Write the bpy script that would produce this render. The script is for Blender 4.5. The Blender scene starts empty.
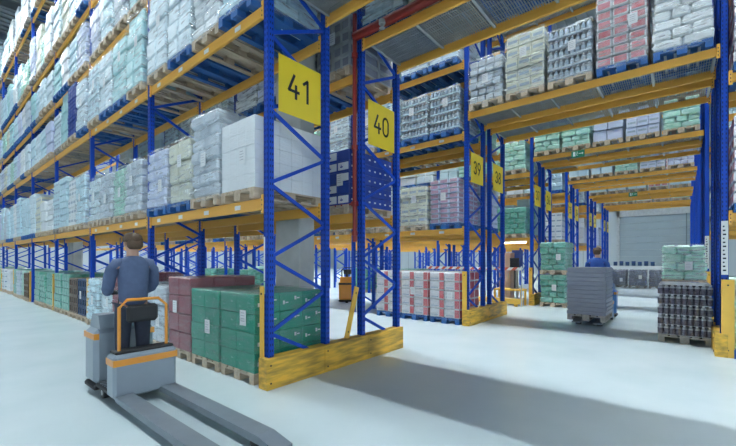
import bpy, bmesh, math, random
from mathutils import Vector, Matrix, noise
random.seed(7)
C = bpy.context.scene.collection
PI = math.pi

# ------------------------------------------------------------------ materials
def mat(name, col, rough=.5, metal=0., noise_amt=0., nscale=8., bump=0., bscale=40., coat=0., spec=.5, emis=None, estr=0., stretch=(1,1,1), dark=None, objcol=False):
    m = bpy.data.materials.new(name); m.use_nodes = True
    nt = m.node_tree; N = nt.nodes; L = nt.links
    b = N['Principled BSDF']
    b.inputs['Base Color'].default_value = (*col, 1)
    b.inputs['Roughness'].default_value = rough
    b.inputs['Metallic'].default_value = metal
    b.inputs['Specular IOR Level'].default_value = spec
    b.inputs['Coat Weight'].default_value = coat
    b.inputs['Coat Roughness'].default_value = .15
    src = None
    if objcol:
        oi = N.new('ShaderNodeObjectInfo'); src = oi.outputs['Color']
        L.new(src, b.inputs['Base Color'])
    if noise_amt or bump:
        tc = N.new('ShaderNodeTexCoord'); mp = N.new('ShaderNodeMapping')
        mp.inputs['Scale'].default_value = stretch
        L.new(tc.outputs['Object'], mp.inputs['Vector'])
    if noise_amt:
        nz = N.new('ShaderNodeTexNoise'); nz.inputs['Scale'].default_value = nscale
        nz.inputs['Detail'].default_value = 6
        L.new(mp.outputs['Vector'], nz.inputs['Vector'])
        rp = N.new('ShaderNodeMapRange'); rp.inputs['From Min'].default_value = .35; rp.inputs['From Max'].default_value = .7
        L.new(nz.outputs['Fac'], rp.inputs['Value'])
        rp.inputs['To Max'].default_value = noise_amt
        mx = N.new('ShaderNodeMix'); mx.data_type = 'RGBA'
        mx.inputs[6].default_value = (*col, 1)
        if src: L.new(src, mx.inputs[6])
        d = dark if dark else tuple(c*.55 for c in col)
        mx.inputs[7].default_value = (*d, 1)
        L.new(rp.outputs['Result'], mx.inputs[0])
        L.new(mx.outputs[2], b.inputs['Base Color'])
    if bump:
        n2 = N.new('ShaderNodeTexNoise'); n2.inputs['Scale'].default_value = bscale; n2.inputs['Detail'].default_value = 4
        L.new(mp.outputs['Vector'], n2.inputs['Vector'])
        bp = N.new('ShaderNodeBump'); bp.inputs['Strength'].default_value = bump; bp.inputs['Distance'].default_value = .02
        L.new(n2.outputs['Fac'], bp.inputs['Height']); L.new(bp.outputs['Normal'], b.inputs['Normal'])
    if emis:
        b.inputs['Emission Color'].default_value = (*emis, 1); b.inputs['Emission Strength'].default_value = estr
    return m
M = {}
M['floor'] = mat('polished_concrete', (.60,.70,.735), .27, noise_amt=.5, nscale=1.1, dark=(.48,.60,.645), bump=.06, bscale=3)
M['blue'] = mat('rack_blue', (.004,.068,.50), .42, noise_amt=.2, nscale=3, spec=.3)
M['yellow'] = mat('beam_yellow', (.90,.47,.08), .42, noise_amt=.25, nscale=2.5, stretch=(1,4,4), dark=(.76,.37,.05))
M['guard'] = mat('guard_yellow', (.87,.52,.08), .45, noise_amt=.25, nscale=5)
M['barrier'] = mat('scuffed_yellow', (.86,.50,.055), .5, noise_amt=.8, nscale=3.2, stretch=(2,.7,5), dark=(.16,.12,.04))
M['sign'] = mat('sign_yellow', (.88,.66,.035), .4, noise_amt=.1, nscale=3)
M['ink'] = mat('sign_ink', (.012,.02,.04), .5)
M['dark'] = mat('dark_rubber', (.02,.022,.026), .6)
M['slot'] = mat('slot_dark', (.004,.01,.05), .8)
M['wood'] = mat('pallet_wood', (.60,.49,.36), .75, noise_amt=.7, nscale=6, stretch=(3,.6,3), dark=(.36,.28,.20))
M['bluewood'] = mat('pallet_blue_wood', (.012,.12,.40), .65, noise_amt=.5, nscale=6, stretch=(3,.6,3), dark=(.05,.12,.25))
M['greywood'] = mat('pallet_weathered', (.38,.36,.33), .8, noise_amt=.7, nscale=6, stretch=(3,.6,3))
M['steel'] = mat('galvanised_steel', (.46,.50,.52), .4, metal=.35, noise_amt=.4, nscale=6)
M['red'] = mat('sprinkler_red', (.30,.025,.02), .4, noise_amt=.3)
M['concrete'] = mat('column_concrete', (.50,.53,.53), .8, noise_amt=.5, nscale=2.2)
M['wall'] = mat('wall_panel', (.42,.48,.51), .6, noise_amt=.1, nscale=1)
M['doorm'] = mat('door_panel', (.26,.32,.35), .5, noise_amt=.15, nscale=1)
M['ceil'] = mat('ceiling_sheet', (.20,.25,.28), .5, noise_amt=.3, nscale=1.5)
M['ceilrib'] = mat('ceiling_rib', (.12,.155,.18), .5)
M['lamp'] = mat('lamp_tube', (1,1,1), .5, emis=(.88,.97,1.0), estr=225)
M['lampbright'] = mat('lamp_tube_bright', (1,1,1), .5, emis=(.90,.97,1.0), estr=360)
M['white'] = mat('paper_white', (.80,.83,.84), .6)
M['goods'] = mat('wrapped_goods', (.7,.8,.84), .38, noise_amt=.3, nscale=5, stretch=(1,1,4), dark=(.76,.86,.90), bump=.5, bscale=13, coat=.25, objcol=True)
M['print'] = mat('printed_band', (.3,.4,.5), .4, noise_amt=.4, nscale=20, dark=(.62,.68,.72), coat=.2)
M['green'] = mat('green_carton', (.004,.27,.17), .35, noise_amt=.35, nscale=9, dark=(.03,.30,.21), coat=.35, bump=.25, bscale=15)
M['greenw'] = mat('green_wrapped', (.07,.34,.25), .3, noise_amt=.7, nscale=7, stretch=(1,1,2), dark=(.30,.54,.47), coat=.5, bump=.4, bscale=14)
M['mintw'] = mat('mint_wrapped', (.30,.62,.50), .3, noise_amt=.7, nscale=8, stretch=(1,1,3), dark=(.72,.86,.80), coat=.4, bump=.4, bscale=14)
M['pinkred'] = mat('pink_red_print', (.58,.15,.18), .4, noise_amt=.6, nscale=10, dark=(.70,.50,.53), coat=.3)
M['mauve'] = mat('mauve_pack', (.42,.22,.33), .4, noise_amt=.5, nscale=8, dark=(.62,.54,.62), coat=.3)
M['redpack'] = mat('red_pack', (.55,.09,.11), .35, noise_amt=.4, nscale=9, dark=(.68,.34,.34), coat=.4)
M['darkred'] = mat('dark_red_pack', (.22,.045,.065), .4, noise_amt=.4, nscale=6, dark=(.35,.12,.14), coat=.3)
M['whitepack'] = mat('white_pack', (.74,.76,.78), .35, noise_amt=.5, nscale=12, dark=(.50,.50,.54), coat=.4)
M['bluebox'] = mat('blue_carton', (.015,.06,.36), .4, noise_amt=.3, nscale=5, coat=.2)
M['bottle'] = mat('dark_bottle', (.075,.065,.095), .15, coat=.6, noise_amt=.6, nscale=26, dark=(.22,.21,.25))
M['cap'] = mat('bottle_cap', (.62,.64,.68), .35)
M['film'] = mat('film_grey', (.34,.35,.39), .3, noise_amt=.6, nscale=20, dark=(.50,.52,.57))
M['crate'] = mat('brown_crate', (.17,.12,.085), .5, noise_amt=.4, nscale=8)
M['crateblue'] = mat('deep_blue_crate', (.012,.06,.16), .45, noise_amt=.4, nscale=8)
M['grey'] = mat('grey_tray', (.24,.26,.33), .45, noise_amt=.4, nscale=6, stretch=(1,1,4), dark=(.33,.36,.40))
M['truckbody'] = mat('truck_grey_blue', (.27,.33,.39), .35, coat=.4, noise_amt=.15, nscale=4)
M['trucksteel'] = mat('truck_fork_grey', (.20,.24,.28), .4, noise_amt=.3, nscale=4)
M['orange'] = mat('truck_orange', (.82,.33,.04), .35, coat=.3, noise_amt=.15, nscale=4)
M['truckblue'] = mat('truck_blue', (.05,.16,.42), .35, coat=.3, noise_amt=.15, nscale=4)
M['skin'] = mat('skin', (.60,.36,.26), .5, noise_amt=.1)
M['jacket'] = mat('jacket_cloth', (.10,.145,.26), .8, noise_amt=.3, nscale=20)
M['jacketblue'] = mat('jacket_blue_cloth', (.04,.13,.50), .8, noise_amt=.3, nscale=20)
M['trouser'] = mat('trouser_cloth', (.035,.045,.075), .85, noise_amt=.3, nscale=20)
M['hair'] = mat('hair', (.10,.06,.035), .6, noise_amt=.5, nscale=60)
M['exit'] = mat('exit_green', (.0,.16,.09), .4, emis=(.02,.55,.28), estr=.04)
M['tape'] = mat('tape_red', (.65,.13,.08), .5)
M['panelwood'] = mat('cabinet_peach', (.60,.42,.32), .5, noise_amt=.2, nscale=3)
M['screen'] = mat('monitor_screen', (.01,.012,.016), .2)
M['warm'] = mat('warm_tube', (1,.9,.7), .5, emis=(1,.74,.36), estr=16)
M['glasscloth'] = mat('strap_yellow', (.72,.60,.22), .5)
# translucent stretch film
def film_mat(name, mxv):
    m = bpy.data.materials.new(name); m.use_nodes = True
    N = m.node_tree.nodes; L = m.node_tree.links
    for n in list(N): N.remove(n)
    out = N.new('ShaderNodeOutputMaterial'); mix = N.new('ShaderNodeMixShader')
    tr = N.new('ShaderNodeBsdfTransparent'); p = N.new('ShaderNodeBsdfPrincipled')
    p.inputs['Base Color'].default_value = (.84,.90,.93,1); p.inputs['Roughness'].default_value = .18
    tc = N.new('ShaderNodeTexCoord'); mp = N.new('ShaderNodeMapping'); mp.inputs['Scale'].default_value = (1.2,1.2,7)
    mp.inputs['Rotation'].default_value = (.12,.2,0)
    nz = N.new('ShaderNodeTexNoise'); nz.inputs['Scale'].default_value = 2.6; nz.inputs['Detail'].default_value = 5
    rp = N.new('ShaderNodeMapRange'); rp.inputs['From Min'].default_value = .47; rp.inputs['From Max'].default_value = .74
    rp.inputs['To Min'].default_value = .03; rp.inputs['To Max'].default_value = mxv
    bp = N.new('ShaderNodeBump'); bp.inputs['Strength'].default_value = .7; bp.inputs['Distance'].default_value = .03
    L.new(tc.outputs['Object'], mp.inputs['Vector']); L.new(mp.outputs['Vector'], nz.inputs['Vector'])
    L.new(nz.outputs['Fac'], rp.inputs['Value']); L.new(nz.outputs['Fac'], bp.inputs['Height'])
    L.new(bp.outputs['Normal'], p.inputs['Normal'])
    L.new(rp.outputs['Result'], mix.inputs[0]); L.new(tr.outputs[0], mix.inputs[1]); L.new(p.outputs[0], mix.inputs[2])
    L.new(mix.outputs[0], out.inputs['Surface'])
    return m
M['stretch'] = film_mat('stretch_film', .5); M['stretchclear'] = film_mat('clear_stretch_film', .2)

# ------------------------------------------------------------------ mesh builder
class MB:
    def __init__(s): s.v = []; s.f = []; s.m = []; s.mats = []
    def mi(s, m):
        if m not in s.mats: s.mats.append(m)
        return s.mats.index(m)
    def add(s, vs, fs, m):
        o = len(s.v); k = s.mi(m); s.v += [tuple(v) for v in vs]
        for f in fs: s.f.append(tuple(o+i for i in f)); s.m.append(k)
    def box(s, x0, x1, y0, y1, z0, z1, m, mt=None):
        vs = [Vector((x,y,z)) for z in (z0,z1) for y in (y0,y1) for x in (x0,x1)]
        if mt: vs = [mt @ v for v in vs]
        s.add(vs, [(0,2,3,1),(4,5,7,6),(0,1,5,4),(2,6,7,3),(0,4,6,2),(1,3,7,5)], m)
    def cbox(s, x0, x1, y0, y1, z0, z1, m, c=.01, mt=None):
        # chamfered box
        vs = []; idx = {}
        X = (x0,x1); Y = (y0,y1); Z = (z0,z1)
        for ix in (0,1):
            for iy in (0,1):
                for iz in (0,1):
                    dx = c if ix == 0 else -c; dy = c if iy == 0 else -c; dz = c if iz == 0 else -c
                    for ax in range(3):
                        p = [X[ix]+dx, Y[iy]+dy, Z[iz]+dz]
                        p[ax] = (X[ix],Y[iy],Z[iz])[ax]
                        idx[(ix,iy,iz,ax)] = len(vs); vs.append(Vector(p))
        g = lambda ix,iy,iz,ax: idx[(ix,iy,iz,ax)]
        fs = []
        for a in (0,1):
            q = [g(a,0,0,0),g(a,1,0,0),g(a,1,1,0),g(a,0,1,0)]; fs.append(q if a else q[::-1])
            q = [g(0,a,0,1),g(0,a,1,1),g(1,a,1,1),g(1,a,0,1)]; fs.append(q if a else q[::-1])
            q = [g(0,0,a,2),g(1,0,a,2),g(1,1,a,2),g(0,1,a,2)]; fs.append(q if a else q[::-1])
        for a in (0,1):
            for b in (0,1):
                q = [g(a,b,0,0),g(a,b,0,1),g(a,b,1,1),g(a,b,1,0)]; fs.append(q if (a ^ b) == 0 else q[::-1])
                q = [g(a,0,b,0),g(a,1,b,0),g(a,1,b,2),g(a,0,b,2)]; fs.append(q if (a ^ b) == 0 else q[::-1])
                q = [g(0,a,b,1),g(0,a,b,2),g(1,a,b,2),g(1,a,b,1)]; fs.append(q if (a ^ b) == 0 else q[::-1])
                for d in (0,1):
                    q = [g(a,b,d,0),g(a,b,d,1),g(a,b,d,2)]; fs.append(q if (a+b+d) % 2 else q[::-1])
        if mt: vs = [mt @ v for v in vs]
        s.add(vs, fs, m)
    def tube(s, pts, r, m, n=10, cap=True):
        pts = [Vector(p) for p in pts]; rings = []
        rs = r if isinstance(r, (list, tuple)) else [r]*len(pts)
        up = None
        for i, p in enumerate(pts):
            d = (pts[min(i+1,len(pts)-1)] - pts[max(i-1,0)]).normalized()
            a = Vector((0,0,1)) if abs(d.z) < .9 else Vector((1,0,0))
            x = d.cross(a).normalized(); y = x.cross(d)
            rings.append([p + (x*math.cos(t)+y*math.sin(t))*rs[i] for t in [2*PI*k/n for k in range(n)]])
        vs = [v for R in rings for v in R]; fs = []
        for i in range(len(pts)-1):
            for k in range(n):
                fs.append((i*n+k, i*n+(k+1)%n, (i+1)*n+(k+1)%n, (i+1)*n+k))
        if cap: fs += [tuple(range(n))[::-1], tuple((len(pts)-1)*n+k for k in range(n))]
        s.add(vs, fs, m)
    def lathe(s, prof, c, m, n=8):
        vs = []; fs = []
        for (r, z) in prof:
            for k in range(n):
                t = 2*PI*k/n; vs.append((c[0]+r*math.cos(t), c[1]+r*math.sin(t), c[2]+z))
        for i in range(len(prof)-1):
            for k in range(n): fs.append((i*n+k, i*n+(k+1)%n, (i+1)*n+(k+1)%n, (i+1)*n+k))
        fs += [tuple(range(n))[::-1], tuple((len(prof)-1)*n+k for k in range(n))]
        s.add(vs, fs, m)
    def prism(s, poly, axis, a, b, m):
        # poly in the two other axes; axis 0/1/2
        n = len(poly); vs = []
        for t in (a, b):
            for (p, q) in poly:
                vs.append({0:(t,p,q), 1:(p,t,q), 2:(p,q,t)}[axis])
        fs = [tuple(range(n))[::-1], tuple(range(n,2*n))] + [(k,(k+1)%n,n+(k+1)%n,n+k) for k in range(n)]
        s.add(vs, fs, m)
    def bar(s, p, q, w, t, m):
        # flat bar between two points in the plane x = const
        p = Vector(p); q = Vector(q); d = (q-p).normalized(); n = Vector((1,0,0)); u = d.cross(n).normalized()
        vs = []
        for a in (p, q):
            for (i, j) in ((-1,-1),(1,-1),(1,1),(-1,1)): vs.append(a + u*w/2*i + n*t/2*j)
        s.add(vs, [(0,1,2,3)[::-1],(4,5,6,7),(0,1,5,4),(1,2,6,5),(2,3,7,6),(3,0,4,7)], m)
    def mesh(s, name, smooth=False):
        me = bpy.data.meshes.new(name); me.from_pydata(s.v, [], s.f)
        for m in s.mats: me.materials.append(M[m])
        me.polygons.foreach_set('material_index', s.m)
        bm = bmesh.new(); bm.from_mesh(me); bmesh.ops.recalc_face_normals(bm, faces=bm.faces); bm.to_mesh(me); bm.free()
        if smooth: me.polygons.foreach_set('use_smooth', [True]*len(me.polygons))
        me.update(); return me
    def build(s, name, parent=None, loc=(0,0,0), smooth=False):
        return link(name, s.mesh(name, smooth), parent, loc)

def link(name, me, parent=None, loc=(0,0,0), rz=0):
    o = bpy.data.objects.new(name, me); C.objects.link(o); o.location = loc; o.rotation_euler.z = rz
    if parent: o.parent = parent
    return o
def tag(o, label, cat, group=None, kind=None):
    o['label'] = label; o['category'] = cat
    if group: o['group'] = group
    if kind: o['kind'] = kind
    return o
def thing(name, label, cat, loc=(0,0,0), group=None, rz=0):
    o = bpy.data.objects.new(name, None); C.objects.link(o); o.location = loc; o.rotation_euler.z = rz
    o.empty_display_size = .1
    return tag(o, label, cat, group)
def struct(name, mb, label=None):
    o = mb.build(name); o['kind'] = 'structure'
    if label: o['label'] = label
    return o

# ------------------------------------------------------------------ layout (metres): X along the racks, Y away from the camera's aisle
X0 = -4.0; X1 = .57; PITCH = 3.705; DEP = .98
PAIRS = [(2.86, 1.79), (8.6, 1.42), (13.85, 1.42), (19.1, 1.42), (24.3, 1.42), (29.5, 1.42)]
WORD = {41:'forty-one',40:'forty',39:'thirty-nine',38:'thirty-eight',37:'thirty-seven',36:'thirty-six',35:'thirty-five',34:'thirty-four',33:'thirty-three',32:'thirty-two',31:'thirty-one',30:'thirty',29:'thirty, added to light the end wall'}
NUM = [(41,40),(39,38),(37,36),(35,34),(33,32),(31,30)]
L1, L2, L3, L4 = 2.40, 4.86, 8.08, 10.66
LEV_A = [L1, L2, 6.50, L3, L4]
LEV_B = [2.38, 4.68, 6.45, L3, L4]
LEV_C = [2.38, 4.70, 6.45, 8.08, 10.66]
BR = [5.17, 8.12]
TOP = 11.5
ORD = ['first','second','third','fourth','fifth','sixth','seventh','eighth','ninth','tenth']

# ------------------------------------------------------------------ setting
f = MB(); f.box(-48,34,-30,44,-.2,0,'floor'); struct('floor', f)
f = MB(); f.box(-48,34,43,43.3,0,15.8,'wall')
for k in range(40): f.box(-48+k*1.5,-47.97+k*1.5,42.985,43,0,15.8,'ceilrib')
struct('wall_back', f)
f = MB(); f.box(-48.3,-48,-30,43.3,0,15.8,'wall'); struct('wall_left', f)
f = MB(); f.box(-48,34,-30,43.3,15.8,16.05,'ceil')
for k in range(110): f.box(-48+k*.56,-47.8+k*.56,-8,43,15.7,15.8,'ceil')
for k in range(8): f.box(-48,14,-7.4+k*6.6,-7.0+k*6.6,15.1,15.7,'ceilrib')
for k in range(14): f.box(-46+k*4.4,-45.75+k*4.4,-8,43,15.3,15.7,'ceilrib')
struct('ceiling', f)
f = MB()
for k in range(9): f.cbox(-4.4,1.6,42.86,42.96,.02+k*.62,.62+k*.62,'doorm',.02)
d = f.build('door_1'); d['kind'] = 'structure'
f = MB(); f.box(-4.65,-4.4,42.8,43,0,6.4,'steel'); f.box(1.6,1.85,42.8,43,0,6.4,'steel'); f.box(-4.65,1.85,42.8,43,5.6,6.4,'steel')
f.build('door_frame', d)
f = MB(); f.box(.42,.50,42.8,42.87,0,5.6,'ceilrib'); f.build('door_guide', d)
for (cx, cy, w, dd) in ((-5.2,4.26,.66,.34),(-19.3,4.26,.8,.34)):
    f = MB(); f.cbox(cx-w/2,cx+w/2,cy-dd/2,cy+dd/2,0,15.7,'concrete',.02)
    tag(f.build('concrete_column'), 'square grey concrete building column ' + ('behind the green cartons of rack forty-one' if cx > -10 else 'far down the left racking'), 'column')

# ------------------------------------------------------------------ lamps: trunking along every aisle, last one added to brighten the end wall
for i, y in enumerate([1.44, 7.1, 12.4, 17.8, 23.0, 28.2, 39.3]):
    t = thing('strip_light', 'long white ceiling strip light above the aisle in front of rack %s' % WORD[NUM[i][0] if i < 6 else 29], 'light', (-16,y,15.0), 'strip lights above the aisles')
    for xa, xb in (((-24,5.5),(16.5,22)) if i == 4 else ((-24,22),)):
        f = MB(); f.box(xa,xb,-.13,.13,.05,.13,'white'); f.build('housing', t)
        f = MB(); f.box(xa,xb,-.055,.055,0,.05,'lamp' if i == 0 else 'lampbright'); f.build('tube', t)
        for q in (-1,1):  # added dark skirts that cut off light slanting into other aisles
            f = MB(); f.box(xa,xb,q*.125-.004,q*.125+.004,-.32,.06,'ceilrib'); f.build('cutoff_skirt', t)
    f = MB()
    for k in range(12):
        if i == 4 and 6 < k < 11: continue
        f = MB(); f.box(-23.5+k*4,-23.48+k*4,-.01,.01,.13,.72,'steel'); f.build('hanger', t)

# ------------------------------------------------------------------ rack parts
def post_mesh(h, detail):
    f = MB(); w = .052; d = .04
    # lipped channel: face towards the aisle, two flanges
    f.box(-w,w,-d,-d+.012,0,h,'blue'); f.box(-w,-w+.012,-d,d,0,h,'blue'); f.box(w-.012,w,-d,d,0,h,'blue')
    f.box(-w,-w+.03,d-.012,d,0,h,'blue'); f.box(w-.03,w,d-.012,d,0,h,'blue')
    if detail:
        z = .15
        while z < min(h,6):
            for s in (-1,1): f.box(s*.022-.006,s*.022+.006,-d-.0015,-d+.001,z,z+.035,'slot')
            for s in (-.012,.018): f.box(w-.001,w+.0015,s-.006,s+.006,z,z+.03,'slot')
            z += .075
    f.box(-.075,.075,-.07,.07,0,.012,'blue')
    return f.mesh('post')
POST_D = post_mesh(TOP, True); POST = post_mesh(TOP, False)
def brace_mesh(a, b):
    f = MB(); f.bar((0,0,a),(0,DEP,b),.045,.03,'blue'); return f.mesh('brace')
BR_UP = brace_mesh(.0,.475); BR_DN = brace_mesh(.0,-.475)
def bracing_mesh():
    f = MB(); z = .68
    while z < TOP-.6:
        f.bar((0,0,z),(0,DEP,z+.475),.045,.03,'blue'); f.bar((0,0,z),(0,DEP,z-.475),.045,.03,'blue'); z += .95
    return f.mesh('bracing')
BRACING = bracing_mesh()
FLIP = {}
def frame(parent, x, y, near):
    fr = bpy.data.objects.new('upright_frame', None); C.objects.link(fr); fr.parent = parent; fr.location = (x,y,0); fr.empty_display_size = .1
    link('post', POST_D if near else POST, fr)
    p = link('post', POST_D if near else POST, fr, (0,DEP,0)); p.rotation_euler.z = 0; p.scale.y = -1 if False else 1
    if near:
        z = .68
        while z < TOP-.6:
            link('brace', BR_UP, fr, (0,0,z)); link('brace', BR_DN, fr, (0,0,z)); z += .95
    else:
        link('bracing', BRACING, fr)
    return fr
BEAMS = {}
def beam_mesh(l):
    k = round(l,2)
    if k not in BEAMS:
        f = MB(); f.cbox(0,l,-.025,.025,-.15,0,'yellow',.008)
        f.box(0.0,l,-.0275,-.0245,-.085,-.075,'yellow'); f.box(0,l,.0245,.0275,-.085,-.075,'yellow')
        g = MB()
        for x in (-.002, l-.048): g.cbox(x,x+.05,-.046,.034,-.22,.03,'yellow',.006)
        BEAMS[k] = (f.mesh('beam'), g)
        for x in (.02, l-.02): pass
        gm = []
        for x in (-.002, l-.048):
            g = MB(); g.cbox(x,x+.05,-.050,-.026,-.2,.04,'yellow',.006)
            for z in (-.16,-.1,-.04): g.box(x+.018,x+.03,-.052,-.049,z,z+.02,'slot')
            gm.append(g.mesh('connector'))
        BEAMS[k] = (BEAMS[k][0], gm)
    return BEAMS[k]
def beam(parent, x, y, z, l, near, flip=False):
    b, gm = beam_mesh(l)
    o = link('beam', b, parent, (x,y,z))
    if near:
        for g in gm: link('connector', g, o)
    return o

# pallets -----------------------------------------------------------
def pallet_pieces(wd):
    P = []
    for k in range(5):
        w = .145 if k in (0,2,4) else .1
        c = -.4+.0725 + k*(.8-.145)/4
        f = MB(); f.box(c-w/2,c+w/2,-.6,.6,.122,.144,wd); P.append(('deck_board', f.mesh('deck_board')))
    for y in (-.5275,0,.5275):
        f = MB(); f.box(-.4,.4,y-.0725,y+.0725,.1,.122,wd); P.append(('cross_board', f.mesh('cross_board')))
        for x in (-.35,0,.35):
            hw = .05 if x else .0725
            f = MB(); f.box(x-hw,x+hw,y-.0725,y+.0725,.022,.1,wd); P.append(('block', f.mesh('block')))
    for x in (-.35,0,.35):
        hw = .05 if x else .0725
        f = MB(); f.box(x-hw,x+hw,-.6,.6,0,.022,wd); P.append(('runner', f.mesh('runner')))
    return P
PIECES = {w: pallet_pieces(w) for w in ('wood','bluewood','greywood')}
def pallet_joined(wd):
    bm = bmesh.new()
    for n, me in PIECES[wd]: bm.from_mesh(me)
    me = bpy.data.meshes.new('pallet'); bm.to_mesh(me); bm.free(); me.materials.append(M[wd]); return me
PALLET = {w: pallet_joined(w) for w in PIECES}

# goods --------------------------------------------------------------
PZ = .144
def warp(f, amp, sc, seed, i0=0):
    for i in range(i0, len(f.v)):
        v = Vector(f.v[i]); n = noise.noise_vector((v+Vector((seed*3.1,seed,0)))*sc)
        f.v[i] = (v.x+n.x*amp, v.y+n.y*amp, v.z + (n.z*amp*.5 if v.z > PZ+.05 else 0))
def g_cartons(w, d, h, nx, ny, nz, m='goods', gap=.006, c=.008, jit=.004, seed=1, wamp=0., prt=None):
    rnd = random.Random(seed); f = MB()
    for k in range(nz):
        z0 = PZ + h*k/nz; z1 = PZ + h*(k+1)/nz
        ox = rnd.uniform(-jit,jit)*2; oy = rnd.uniform(-jit,jit)*2
        for i in range(nx):
            for j in range(ny):
                if 0 < i < nx-1 and 0 < j < ny-1 and k < nz-1: continue
                x0 = -w/2+w*i/nx+gap/2+ox; y0 = -d/2+d*j/ny+gap/2+oy
                dz = rnd.uniform(0,jit)
                f.cbox(x0,x0+w/nx-gap,y0,y0+d/ny-gap,z0,z1-gap-dz,m,c)
                if prt:
                    zc = z0+(z1-z0)*.5; hh = (z1-z0)*prt[1]
                    if j == 0: f.box(x0+.03,x0+w/nx-gap-.03,y0-.002,y0+.01,zc-hh/2,zc+hh/2,prt[0])
                    if i == nx-1: f.box(x0+w/nx-gap-.01,x0+w/nx-gap+.002,y0+.03,y0+d/ny-gap-.03,zc-hh/2,zc+hh/2,prt[0])
                    if i == 0: f.box(x0-.002,x0+.01,y0+.03,y0+d/ny-gap-.03,zc-hh/2,zc+hh/2,prt[0])
    if wamp: warp(f, wamp, 2.2, seed)
    return f
def g_sacks(w, d, h, nz, m='goods', seed=1, nx=2, ny=3, wamp=.018):
    rnd = random.Random(seed); f = MB()
    for k in range(nz):
        z0 = PZ + h*k/nz; z1 = PZ + h*(k+1)/nz; s = rnd.uniform(-.018,.012); ox = rnd.uniform(-.01,.01)
        a, b = (nx, ny) if k % 2 == 0 else (ny, nx)
        for i in range(a):
            for j in range(b):
                x0 = -w/2-s+(w+2*s)*i/a+ox; y0 = -d/2-s+(d+2*s)*j/b
                f.cbox(x0+.003,x0+(w+2*s)/a-.003,y0+.003,y0+(d+2*s)/b-.003,z0-.004,z1,m,min(.035,h/nz*.3))
    warp(f, wamp, 2.5, seed); return f
def g_bottles(w, d, h, nz, m='bottle', cm='cap', film='film', pk=3, seed=1, nb=9, fm=True, fm2=False):
    f = MB(); r = w/nb/2; ny = int(d/(2*r)); lh = h/nz
    for k in range(nz):
        z = PZ + lh*k
        f.box(-w/2+.03,w/2-.03,-d/2+.03,d/2-.03,z,z+.012,'film')
        for i in range(nb):
            for j in range(ny):
                if 0 < i < nb-1 and 0 < j < ny-1: continue
                c = (-w/2+r+2*r*i, -d/2+r+(d-2*r)*j/(ny-1), z+.012)
                f.lathe([(r*.94,0),(r*.97,lh*.58)], c, m, 8); f.lathe([(r*.97,lh*.58),(r*.88,lh*.68),(r*.5,lh*.80),(r*.40,lh*.86)], c, 'film' if fm2 else m, 8)
                f.lathe([(r*.42,lh*.84),(r*.42,lh*.95),(r*.3,lh*.96)], c, cm, 8)
        if fm:
            for q in range(pk):
                x0 = -w/2+w*q/pk
                f.cbox(x0+.004,x0+w/pk-.004,-d/2-.004,-d/2+r*1.0,z+lh*.10,z+lh*.26,film,.006)
            for q in range(4):
                y0 = -d/2+d*q/4
                for s in (-1,1):
                    xa = s*(w/2+.004); xb = s*(w/2-r*1.2)
                    f.cbox(min(xa,xb),max(xa,xb),y0+.004,y0+d/4-.004,z+lh*.10,z+lh*.26,film,.006)
    f.box(-w/2+.02,w/2-.02,-d/2+.02,d/2-.02,PZ+h-.008,PZ+h,'white')
    return f
def g_redwhite(w, d, h, nz, seed=1):
    f = MB(); rnd = random.Random(seed)
    for k in range(nz):
        z0 = PZ+h*k/nz; z1 = PZ+h*(k+1)/nz-.006
        for i in range(2):
            xa = -w/2+w*i/2; xb = xa+w/2
            for j in range(4):
                if j not in (0,3) and k < nz-1 and False: continue
                y0 = -d/2+d*j/4; y1 = y0+d/4-.006
                f.cbox(xa+.004,xb-.004,y0,y1,z0,z1,'whitepack',.02)
                if j == 0:
                    f.box(xb-.13,xb-.012,y0-.003,y0+.02,z0+.02,z1-.015,'redpack')
                    f.box(xa+.05,xb-.16,y0-.003,y0+.02,z0+.05,z0+.075,'print')
                if i == 1: f.box(xb-.02,xb-.001,y0+.02,y1-.02,z0+.02,z1-.02,'redpack')
                if i == 0: f.box(xa+.001,xa+.02,y0+.02,y1-.02,z0+.02,z1-.02,'redpack')
    warp(f,.006,3,seed); return f
def g_green(w, d, h, seed=1):
    # green cartons, two wide, each layer three, with small white printed marks
    f = g_cartons(w,d,h,2,3,4,'green',.003,.006,.002,seed)
    rnd = random.Random(seed)
    for k in range(4):
        z0 = PZ+h*k/4; hz = h/4
        for q in range(6):
            y = -d/2+.1+q*.2
            for s in (-1,1):
                x = s*(w/2+.001)
                zz = z0+hz*(.55 if q % 2 else .35)
                f.box(min(x,x-s*.004)-.001,max(x,x-s*.004)+.001,y-.045,y-.015,zz,zz+.05,'white')
                f.box(min(x,x-s*.004)-.001,max(x,x-s*.004)+.001,y+.0,y+.045,zz+.012,zz+.03,'white')
        for q in range(4):
            x = -w/2+.1+q*.2; zz = z0+hz*(.5 if q % 2 else .3)
            f.box(x-.025,x-.01,-d/2-.005,-d/2,zz,zz+.028,'greenw'); f.box(x,x+.025,-d/2-.005,-d/2,zz+.004,zz+.013,'greenw')
    return f
def g_blue(w, d, h, seed=1):
    f = g_cartons(w,d,h,3,4,5,'bluebox',.003,.006,.002,seed)
    for k in range(5):
        z0 = PZ+h*k/5; hz = h/5
        for i in range(3):
            if (i + k) % 3 == 0: continue
            x0 = -w/2+w*i/3
            f.box(x0+.02,x0+w/3-.02,-d/2-.006,-d/2,z0+.03,z0+hz-.03,'white')
            f.box(x0+.07,x0+.13,-d/2-.008,-d/2-.005,z0+.07,z0+.09,'bluebox'); f.box(x0+.09,x0+.10,-d/2-.008,-d/2-.005,z0+.06,z0+.12,'bluebox')
        for j in range(8):
            y = -d/2+.07+j*.15
            for s in (-1,1):
                x = s*(w/2+.003); f.box(x-.004,x+.004,y-.02,y+.02,z0+hz*.4,z0+hz*.55,'white')
    return f
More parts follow.
